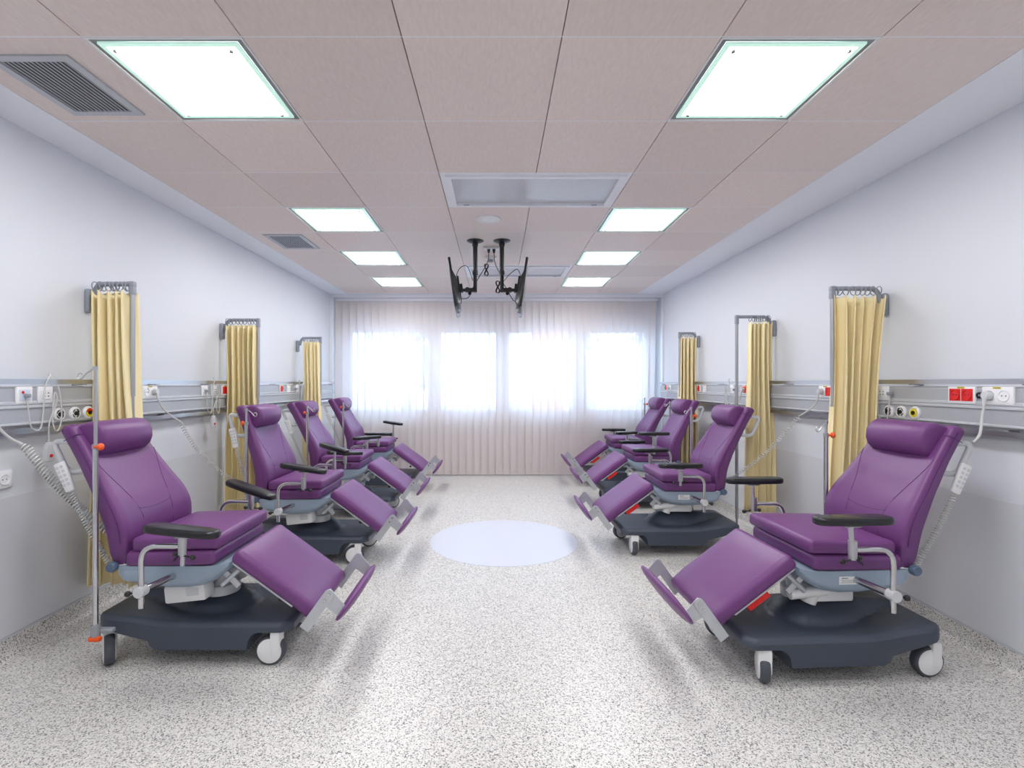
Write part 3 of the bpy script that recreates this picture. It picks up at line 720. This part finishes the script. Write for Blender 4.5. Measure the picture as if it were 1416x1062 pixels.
# ------------------------------------------------------------------ bedhead panels
def panel(nm, X, s, lab):
    t = empty(nm, (X, 0, 0)); tag(t, lab, 'wall panel', 'grey service panels along the walls')
    ya, yb = Y0+.3, Y1-.02; ym, L = (ya+yb)/2, yb-ya
    P = [(0, 1.337), (.03, 1.337), (.05, 1.332), (.053, 1.325), (.053, 1.262), (.062, 1.257), (.062, 1.247), (.057, 1.243), (.062, 1.238), (.062, 1.229), (.053, 1.224), (.053, 1.157), (.062, 1.152), (.062, 1.146), (.05, 1.14), (0, 1.14)]
    b = MB(); b.loft([[V((s*p, y, z)) for p, z in P] for y in (ya, yb)]); tr = b.build('trunking', M['trunk'], t, angle=20)
    b = MB()
    for z, h in ((1.2935, .058), (1.19, .062)): b.box((s*.0535, ym, z), (.001, L, h))
    b.build('cover_strip', M['trunkdark'], t, flat=True)
    b = MB(); b.box((s*.066, ym, 1.36), (.012, L, .026)); b.build('top_rail', M['steel'], t, flat=True)
    b = MB(); b.box((s*.05, ym, 1.114), (.012, L, .026)); b.build('lower_rail', M['steel'], t, flat=True)
    b = MB(); y = ya+.2
    while y < yb: b.box((s*.035, y, 1.348), (.06, .03, .012)); b.box((s*.028, y+.1, 1.125), (.05, .03, .012)); y += .62
    b.build('rail_bracket', M['grey'], t, flat=True)
panel('service_panel', XL, 1, 'long grey service panel with steel rails on the left wall')
panel('service_panel', XR, -1, 'long grey service panel with steel rails on the right wall')

FX = {1: XL+.054, -1: XR-.054}
def orient(o, s): o.rotation_euler = (0, 0, 0 if s > 0 else PI)
def plate(s, y, kind, lab, z=1.293, wall=False):
    """wall plate: local +x away from the wall"""
    x = (XL if s > 0 else XR) if wall else FX[s]
    t = empty({'gas': 'gas_outlet', 'switch': 'data_outlet', 'port': 'round_connector'}.get(kind, 'wall_socket'), (x, y, z)); orient(t, s)
    tag(t, lab, {'gas': 'gas outlet', 'gasy': 'gas outlet'}.get(kind, 'socket'), 'fittings on the service panels')
    if kind[:3] == 'gas':
        t.name = 'gas_outlet'; b = MB(); b.lathe([(.001, 0), (.036, 0), (.036, .008), (.030, .014), (.026, .014), (.025, .010), (.001, .010)], ax='x', n=28); b.build('collar', M['white'], t)
        b = MB(); cols = M['yellow'] if kind == 'gasy' else M['black']
        if kind == 'gasy':
            b.lathe([(.001, .010), (.025, .010), (.024, .0155), (.001, .0155)], ax='x', n=24); b.build('colour_ring', cols, t)
            if s > 0:
                b = MB(); q = [.1+k*.37 for k in range(9)]; b.loft([[V((h, r*math.cos(a), r*math.sin(a))) for a, r in [(a, .0242) for a in q]+[(a, .0125) for a in reversed(q)]] for h in (.0153, .0163)]); b.build('red_half_ring', M['red'], t); b = MB()
        else:
            for a0 in (0, PI/2, PI, 3*PI/2):
                q = [a0+.25+k*.26 for k in range(5)]; b.loft([[V((h, r*math.cos(a), r*math.sin(a))) for a, r in [(a, .0235) for a in q]+[(a, .0185) for a in reversed(q)]] for h in (.010, .0125)])
            b.build('keyed_ring', cols, t)
        b = MB(); b.lathe([(.001, .010), (.012, .010), (.012, .019), (.008, .019), (.007, .0165), (.001, .0165)], ax='x', n=18); b.build('port', M['black'], t)
        return t
    if kind == 'port':
        b = MB(); b.lathe([(.001, 0), (.016, 0), (.016, .008), (.010, .010), (.009, .006), (.001, .006)], ax='x', n=18); b.build('rim', M['black'], t)
        b = MB(); b.lathe([(.001, .006), (.005, .006), (.004, .009), (.001, .009)], ax='x', n=12); b.build('pin', M['steel'], t); return t
    double = kind in ('double', 'red2', 'redwhite'); w = .15 if double else .085
    b = MB(); b.rbox((.005, 0, 0), (.012, w, .085), .004, 2); b.build('cover_plate', M['socketface'], t)
    if kind in ('switch',):
        b = MB(); b.rbox((.012, 0, 0), (.006, .05, .05), .002, 1); b.build('insert', M['white'], t)
        b = MB()
        for yy in (-.011, .011):
            for zz in (-.008, .008): b.box((.0152, yy, zz), (.001, .008, .006))
        b.build('jack', M['ink'], t, flat=True); return t
    if kind == 'call':
        b = MB(); b.rbox((.012, 0, 0), (.006, .055, .055), .002, 1); b.build('insert', mat_call, t)
        b = MB(); b.lathe([(.001, 0), (.008, 0), (.006, .004), (.001, .005)], (.014, -.014, .014), 'x', 14); b.build('call_lamp', M['red'], t); return t
    cells = [-.033, .033] if double else [0]
    for q, yy in enumerate(cells):
        c_ = M['red'] if kind in ('red', 'red2') or (kind == 'redwhite' and q == (0 if s > 0 else 1)) else M['socketface']
        b = MB(); b.box((.0113, yy, 0), (.0015, .062, .062))
        b.lathe([(.022, 0), (.024, .004), (.026, .004), (.027, 0)], (.0118, yy, 0), 'x', 24); o = b.build('socket_insert', c_, t)
        b = MB()
        for dy in (-.0095, .0095): b.lathe([(.001, 0), (.0028, 0), (.0028, .0012), (.001, .0012)], (.0122, yy+dy, 0), 'x', 8)
        b.build('pin_hole', M['black'], o)
    if wall: return t
    b = MB(); b.box((.0115, 0, .0365), (.001, .04, .009)); st = b.build('sticker', M['yellow'], t, flat=True)
    b = MB()
    for k in range(5): b.box((.0121, -.013+.0065*k, .0365), (.0004, .0045, .004))
    b.build('sticker_print', M['ink'], st, flat=True)
    return t
mat_call = mat('pale_blue_insert', srgb(205, 216, 232), .4)
plate(1, 2.496, 'call', 'square call socket with red dot, nearest on the left panel'); plate(1, 2.612, 'switch', 'white data outlet behind the looped cord on the left panel')
plate(1, 2.698, 'gas', 'white round gas outlet closest to the hanging call button', 1.185); plate(1, 2.80, 'gas', 'middle white round gas outlet of the left three', 1.185); plate(1, 2.89, 'gasy', 'white round gas outlet with red and yellow ring by the nearest left curtain', 1.185)
plate(1, 3.40, 'double', 'white twin socket feeding the coiled cord on the left panel'); plate(1, 4.04, 'switch', 'thin white outlet left of the looped cord before the second left curtain')
plate(1, 4.18, 'switch', 'white data outlet beside the second left curtain'); plate(1, 4.335, 'red', 'red square socket touching the second left curtain')
plate(1, 5.49, 'red', 'red socket on the left panel between the two farther curtains'); plate(1, 5.68, 'single', 'white socket right of the farther red socket on the left panel'); plate(1, 5.93, 'switch', 'white outlet by the third left curtain')
plate(-1, 2.368, 'double', 'white twin socket with plug, nearest on the right panel'); plate(-1, 2.46, 'port', 'small black round connector between white and red sockets', 1.293)
plate(-1, 2.552, 'red2', 'red twin socket in a white frame, nearest on the right panel'); plate(-1, 3.072, 'switch', 'white data outlet beside the nearest right curtain')
plate(-1, 3.027, 'gas', 'round white gas outlet closest to the nearest right curtain', 1.185); plate(-1, 2.935, 'gas', 'middle round white gas outlet of the right three', 1.185); plate(-1, 2.839, 'gasy', 'yellow centred round gas outlet above the right head pillow', 1.185)
plate(-1, 3.604, 'redwhite', 'red and white twin socket feeding the coiled cord on the right'); plate(-1, 4.75, 'red2', 'red twin socket with plug behind the second right curtain rail'); plate(-1, 5.04, 'switch', 'white data outlet with looped cord beyond the second right curtain')
plate(-1, 5.70, 'single', 'white socket close to the third right curtain'); plate(-1, 5.86, 'red', 'red socket touching the third right curtain')
plate(-1, 6.99, 'red', 'red socket nearest the blind on the right panel'); plate(-1, 6.84, 'single', 'white socket with lead nearest the blind on the right panel')
plate(1, 2.447, 'single', 'white socket low on the left wall at the photo edge', .883, True)

def cable(name, lab, cat, smooth, coilp=None, plug=None, s=1, r=.004, group=None, cr=.0125, cw=.0045, pitch=.0155):
    t = empty(name, (0, 0, 0)); tag(t, lab, cat, group)
    if plug:
        x, y, z = plug; b = MB(); b.cyl((x, y, z), (x+s*.03, y, z), .021, .018, 16); b.cyl((x+s*.022, y, z), (x+s*.03, y, z-.05), .010, .006, 10); b.build('plug', M['offwhite'], t, bevel=.003)
    b = MB(); b.tube(spline(smooth), r, 8); b.build('cord', M['cable'], t)
    if coilp: b = MB(); b.tube(coil(coilp, cr, pitch, 8), cw, 5); b.build('coil', M['cable'], t, angle=80)
    return t
G = 'supply cords from the wall to the recliners'
cable('coiled_cable', 'coiled pale grey cord hanging from the left panel to the nearest left recliner', 'cable', [(-2.33, 2.28, 1.28), (-2.30, 2.30, 1.18), (-2.29, 2.36, 1.10), (-2.27, 2.41, 1.06)], [(-2.27, 2.41, 1.06), (-2.12, 2.46, .82), (-1.93, 2.52, .60), (-1.76, 2.58, .47)], (-2.337, 2.28, 1.293), 1, .006, G, .017)
cable('coiled_cable', 'coiled pale cord from the left twin socket to the second left recliner', 'cable', [(-2.31, 3.43, 1.26), (-2.30, 3.46, 1.19), (-2.27, 3.52, 1.12), (-2.25, 3.56, 1.09)], [(-2.25, 3.56, 1.09), (-2.18, 3.68, .86), (-2.08, 3.80, .68), (-1.93, 3.92, .53)], (-2.337, 3.43, 1.293), 1, .005, G, .0125, .0032, .02)
cable('coiled_cable', 'coiled white cord from the right red and white socket to the second right recliner', 'cable', [(2.33, 3.63, 1.26), (2.32, 3.65, 1.20), (2.28, 3.70, 1.14), (2.25, 3.73, 1.11)], [(2.25, 3.73, 1.11), (2.16, 3.83, .93), (2.05, 3.95, .75), (1.91, 4.05, .60)], (2.357, 3.637, 1.293), -1, .005, G, .0125, .0032, .02)
cable('power_lead', 'smooth white lead from the nearest right twin socket to the recliner handle', 'cable', [(2.33, 2.40, 1.25), (2.32, 2.40, 1.18), (2.28, 2.37, 1.11), (2.225, 2.345, 1.075)], None, (2.357, 2.40, 1.293), -1, .0055, G)
cable('power_lead', 'short white lead below the red twin socket by the second right curtain rail', 'cable', [(2.33, 4.78, 1.25), (2.32, 4.80, 1.19), (2.26, 4.9, 1.13), (2.2, 5.05, 1.06)], None, (2.357, 4.782, 1.293), -1, .005, G)
cable('power_lead', 'white lead from the socket nearest the blind on the right', 'cable', [(2.33, 6.84, 1.25), (2.31, 6.83, 1.18), (2.27, 6.8, 1.1), (2.25, 6.7, 1.02)], None, (2.357, 6.84, 1.293), -1, .005, G)
def call_cord(s, y, lab, pz=.995, dy=.07, plug=True):
    X = XL if s > 0 else XR; k = X+s*.075; k2 = X+s*.055
    t = empty('call_button', (0, 0, 0)); tag(t, lab, 'call button', 'nurse call buttons hanging from the panels')
    pts = [(k2+s*.02, y-.1, 1.285), (k, y-.09, 1.2), (k, y-.075, 1.13), (k, y-.03, 1.115), (k, y-.01, 1.2), (k, y+.0, 1.33), (k, y+.03, 1.39), (k2-s*.01, y+.06, 1.392), (k, y+.08, 1.33), (k, y+.10, 1.2), (k, y+.09, 1.125), (k+s*.005, y+.06, 1.10), (k+s*.004, y+.04, 1.16), (k+s*.006, y+.05, 1.30), (k+s*.006, y+.065, 1.26), (k+s*.004, y+dy, 1.15), (k, y+dy, pz+.055)]
    b = MB(); b.tube(spline(pts, 8), .0032, 6); b.build('cord', M['cable'], t)
    b = MB(); secs = []
    for z, w, d in ((-.052, .026, .006), (-.048, .029, .012), (0, .028, .013), (.03, .02, .012), (.045, .012, .01), (.05, .01, .007)):
        secs.append([V((k+s*.0+dx*d, y+dy+dyy*w, pz+z)) for dx, dyy in ((-1, -.8), (-.6, -1), (.6, -1), (1, -.8), (1, .8), (.6, 1), (-.6, 1), (-1, .8))])
    b.loft(secs); b.build('handset', M['offwhite'], t)
    b = MB(); b.lathe([(.001, 0), (.0095, 0), (.008, s*.004), (.001, s*.005)], (k+s*.0125, y+dy, pz-.02), 'x', 14); b.build('red_button', M['red'], t)
    b = MB(); b.rbox((k2+s*.02, y-.1, 1.29), (.03, .022, .02), .004, 1); b.build('plug', M['grey'], t)
call_cord(1, 2.596, 'call button with red dot hanging below the left panel by the nearest recliner', dy=.022)
call_cord(1, 4.14, 'call button hanging below the left panel beside the second curtain', 1.04, .0)
call_cord(-1, 3.10, 'call cord hooped over the right rail behind the nearest right curtain', 1.02, .05)
call_cord(-1, 5.06, 'call cord hooped over the right rail beyond the second right curtain', 1.02, .03)
call_cord(1, 5.95, 'call cord hooped over the left rail by the third left curtain', 1.03, .03)

# ------------------------------------------------------------------ curtains on folding wall rails
def curtain(s, y, xe, zr, c0, c1, drop, bottom, lab, lab2, flare=.03, seed=1, nf=5, skew=0, taper=0):
    """s: wall side; xe: free end of the rail; c0..c1: stretch of the rail the cloth hangs from (distance from the wall)"""
    X = XL if s > 0 else XR
    D = abs(xe-X)
    r = empty('curtain_rail', (X, y, 0)); orient(r, s); tag(r, lab2, 'curtain rail', 'folding curtain rails on the walls')
    b = MB(); b.rbox((.017, 0, zr-.10), (.034, .05, .14), .012, 2); b.build('wall_bracket', M['rail'], r)
    b = MB(); b.tube(rounded([(.04, 0, zr-.09), (.055, 0, zr-.02), (.09, 0, zr), (D, 0, zr)], .04, 6), .0145, 14); b.rbox((D, 0, zr-.002), (.030, .031, .034), .006, 2); b.build('arm', M['rail'], r)
    b = MB(); b.tube([(D, 0, zr-.02), (D, 0, zr-drop+.12)], .0135, 12); b.tube([(D, 0, zr-drop+.12), (D, 0, zr-drop)], .0095, 12); b.cyl((D, 0, zr-drop), (D, 0, zr-drop-.012), .012); b.build('drop_tube', M['alu'], r)
    b = MB(); b.rbox((D, 0, zr-.04), (.030, .030, .05), .006, 2); b.build('elbow', M['rail'], r)
    c = empty('curtain', (X, y, 0)); orient(c, s); tag(c, lab, 'curtain', 'yellow curtains bunched on the wall rails')
    rng = random.Random(seed); ph = [rng.uniform(0, 6.28) for _ in range(4)]; N = nf*16; secs = []; rows = 22
    top = zr-.055
    for i in range(rows+1):
        f = i/rows; z = top+(bottom-top)*f; q = []
        fl = flare*math.sin(min(1, f*1.1)*PI/2); gat = 1-.12*math.sin(PI*min(1, f*1.6))
        xa, xb = c0-fl*.3, c1+fl; xa = max(xa, .012)+taper*min(1, f*1.8); xm = (xa+xb)/2
        for k in range(N+1):
            t = k/N; a = 2*PI*nf*t
            A = .042+.012*math.sin(3*t*PI+ph[1])
            x = xa+(xb-xa)*t+.5*(xb-xa)/nf*.55*math.sin(2*a+ph[0])*(.55+.25*f)
            x = xm+(x-xm)*gat+skew*f
            yy = A*math.sin(a+ph[2]*.2+.5*math.sin(f*2.4+ph[3]))*(1+.25*f)+.012*math.sin(a*.5+ph[1]+f*3)*f
            zz = z+(.012*math.cos(a*2) if i == 0 else 0)
            q.append(V((x+.004*math.sin(7*f+k*.4), yy, zz)))
        secs.append(q)
    b = MB(); b.loft(secs, closed=False, cap=False); o = b.build('cloth', M['curtain'], c, recalc=False, angle=180)
    sol = o.modifiers.new('thickness', 'SOLIDIFY'); sol.thickness = .0025
    n = 9
    for k in range(n):
        x = c0+.012+(c1-c0-.024)*(k+rng.uniform(-.25, .25))/(n-1); b = MB()
        tl = rng.uniform(-.3, .3); x = max(x, .05)
        zc = zr-.014
        b.tube([(x+tl*.024*math.sin(a), .025*math.cos(a), zc+.027*math.sin(a)) for a in [q*2*PI/16 for q in range(16)]], .0034, 6, loop=True)
        b.build('curtain_ring', M['rail'], c)
curtain(1, 2.953, -2.135, 1.935, .035, .262, .78, .18, 'yellow curtain behind the nearest left recliner', 'grey folding rail of the nearest left curtain', .06, 1, 5)
curtain(1, 4.387, -2.075, 1.905, .04, .32, .80, .24, 'yellow curtain behind the second left recliner', 'grey folding rail of the second left curtain', .03, 2, 6)
curtain(1, 6.056, -2.115, 1.90, .07, .28, .80, .24, 'yellow curtain behind the third left recliner', 'grey folding rail of the third left curtain', .03, 3, 5)
curtain(-1, 3.121, 2.088, 1.94, .03, .33, .72, .2, 'yellow curtain behind the nearest right recliner', 'grey folding rail of the nearest right curtain', .03, 4, 5, .0, .085)
curtain(-1, 4.366, 2.09, 1.93, .04, .225, 1.87, .24, 'narrow yellow curtain behind the second right recliner', 'grey folding rail with long drop tube by the second right curtain', .05, 5, 5)
curtain(-1, 5.985, 2.185, 1.95, .05, .235, .74, .24, 'yellow curtain behind the third right recliner', 'grey folding rail of the third right curtain', .03, 6, 4)

# ------------------------------------------------------------------ light, sky, camera
w = bpy.data.worlds.new('sky'); bpy.context.scene.world = w; w.use_nodes = True
bg = w.node_tree.nodes['Background']; bg.inputs['Color'].default_value = (.52, .75, 1.0, 1); bg.inputs['Strength'].default_value = 9.6
cam = bpy.data.cameras.new('camera'); co = bpy.data.objects.new('camera', cam); C.objects.link(co)
co.location = (0, 0, EYE); co.rotation_euler = (PI/2, 0, 0)
cam.sensor_width = 36; cam.lens = 695/1416*36; cam.shift_x = 22/1416; cam.shift_y = -.5/1416; cam.clip_start = .02
sc = bpy.context.scene; sc.camera = co
vs = sc.view_settings; vs.view_transform = 'Standard'; vs.look = 'None'; vs.gamma = 1; vs.use_curve_mapping = False; vs.exposure = .1
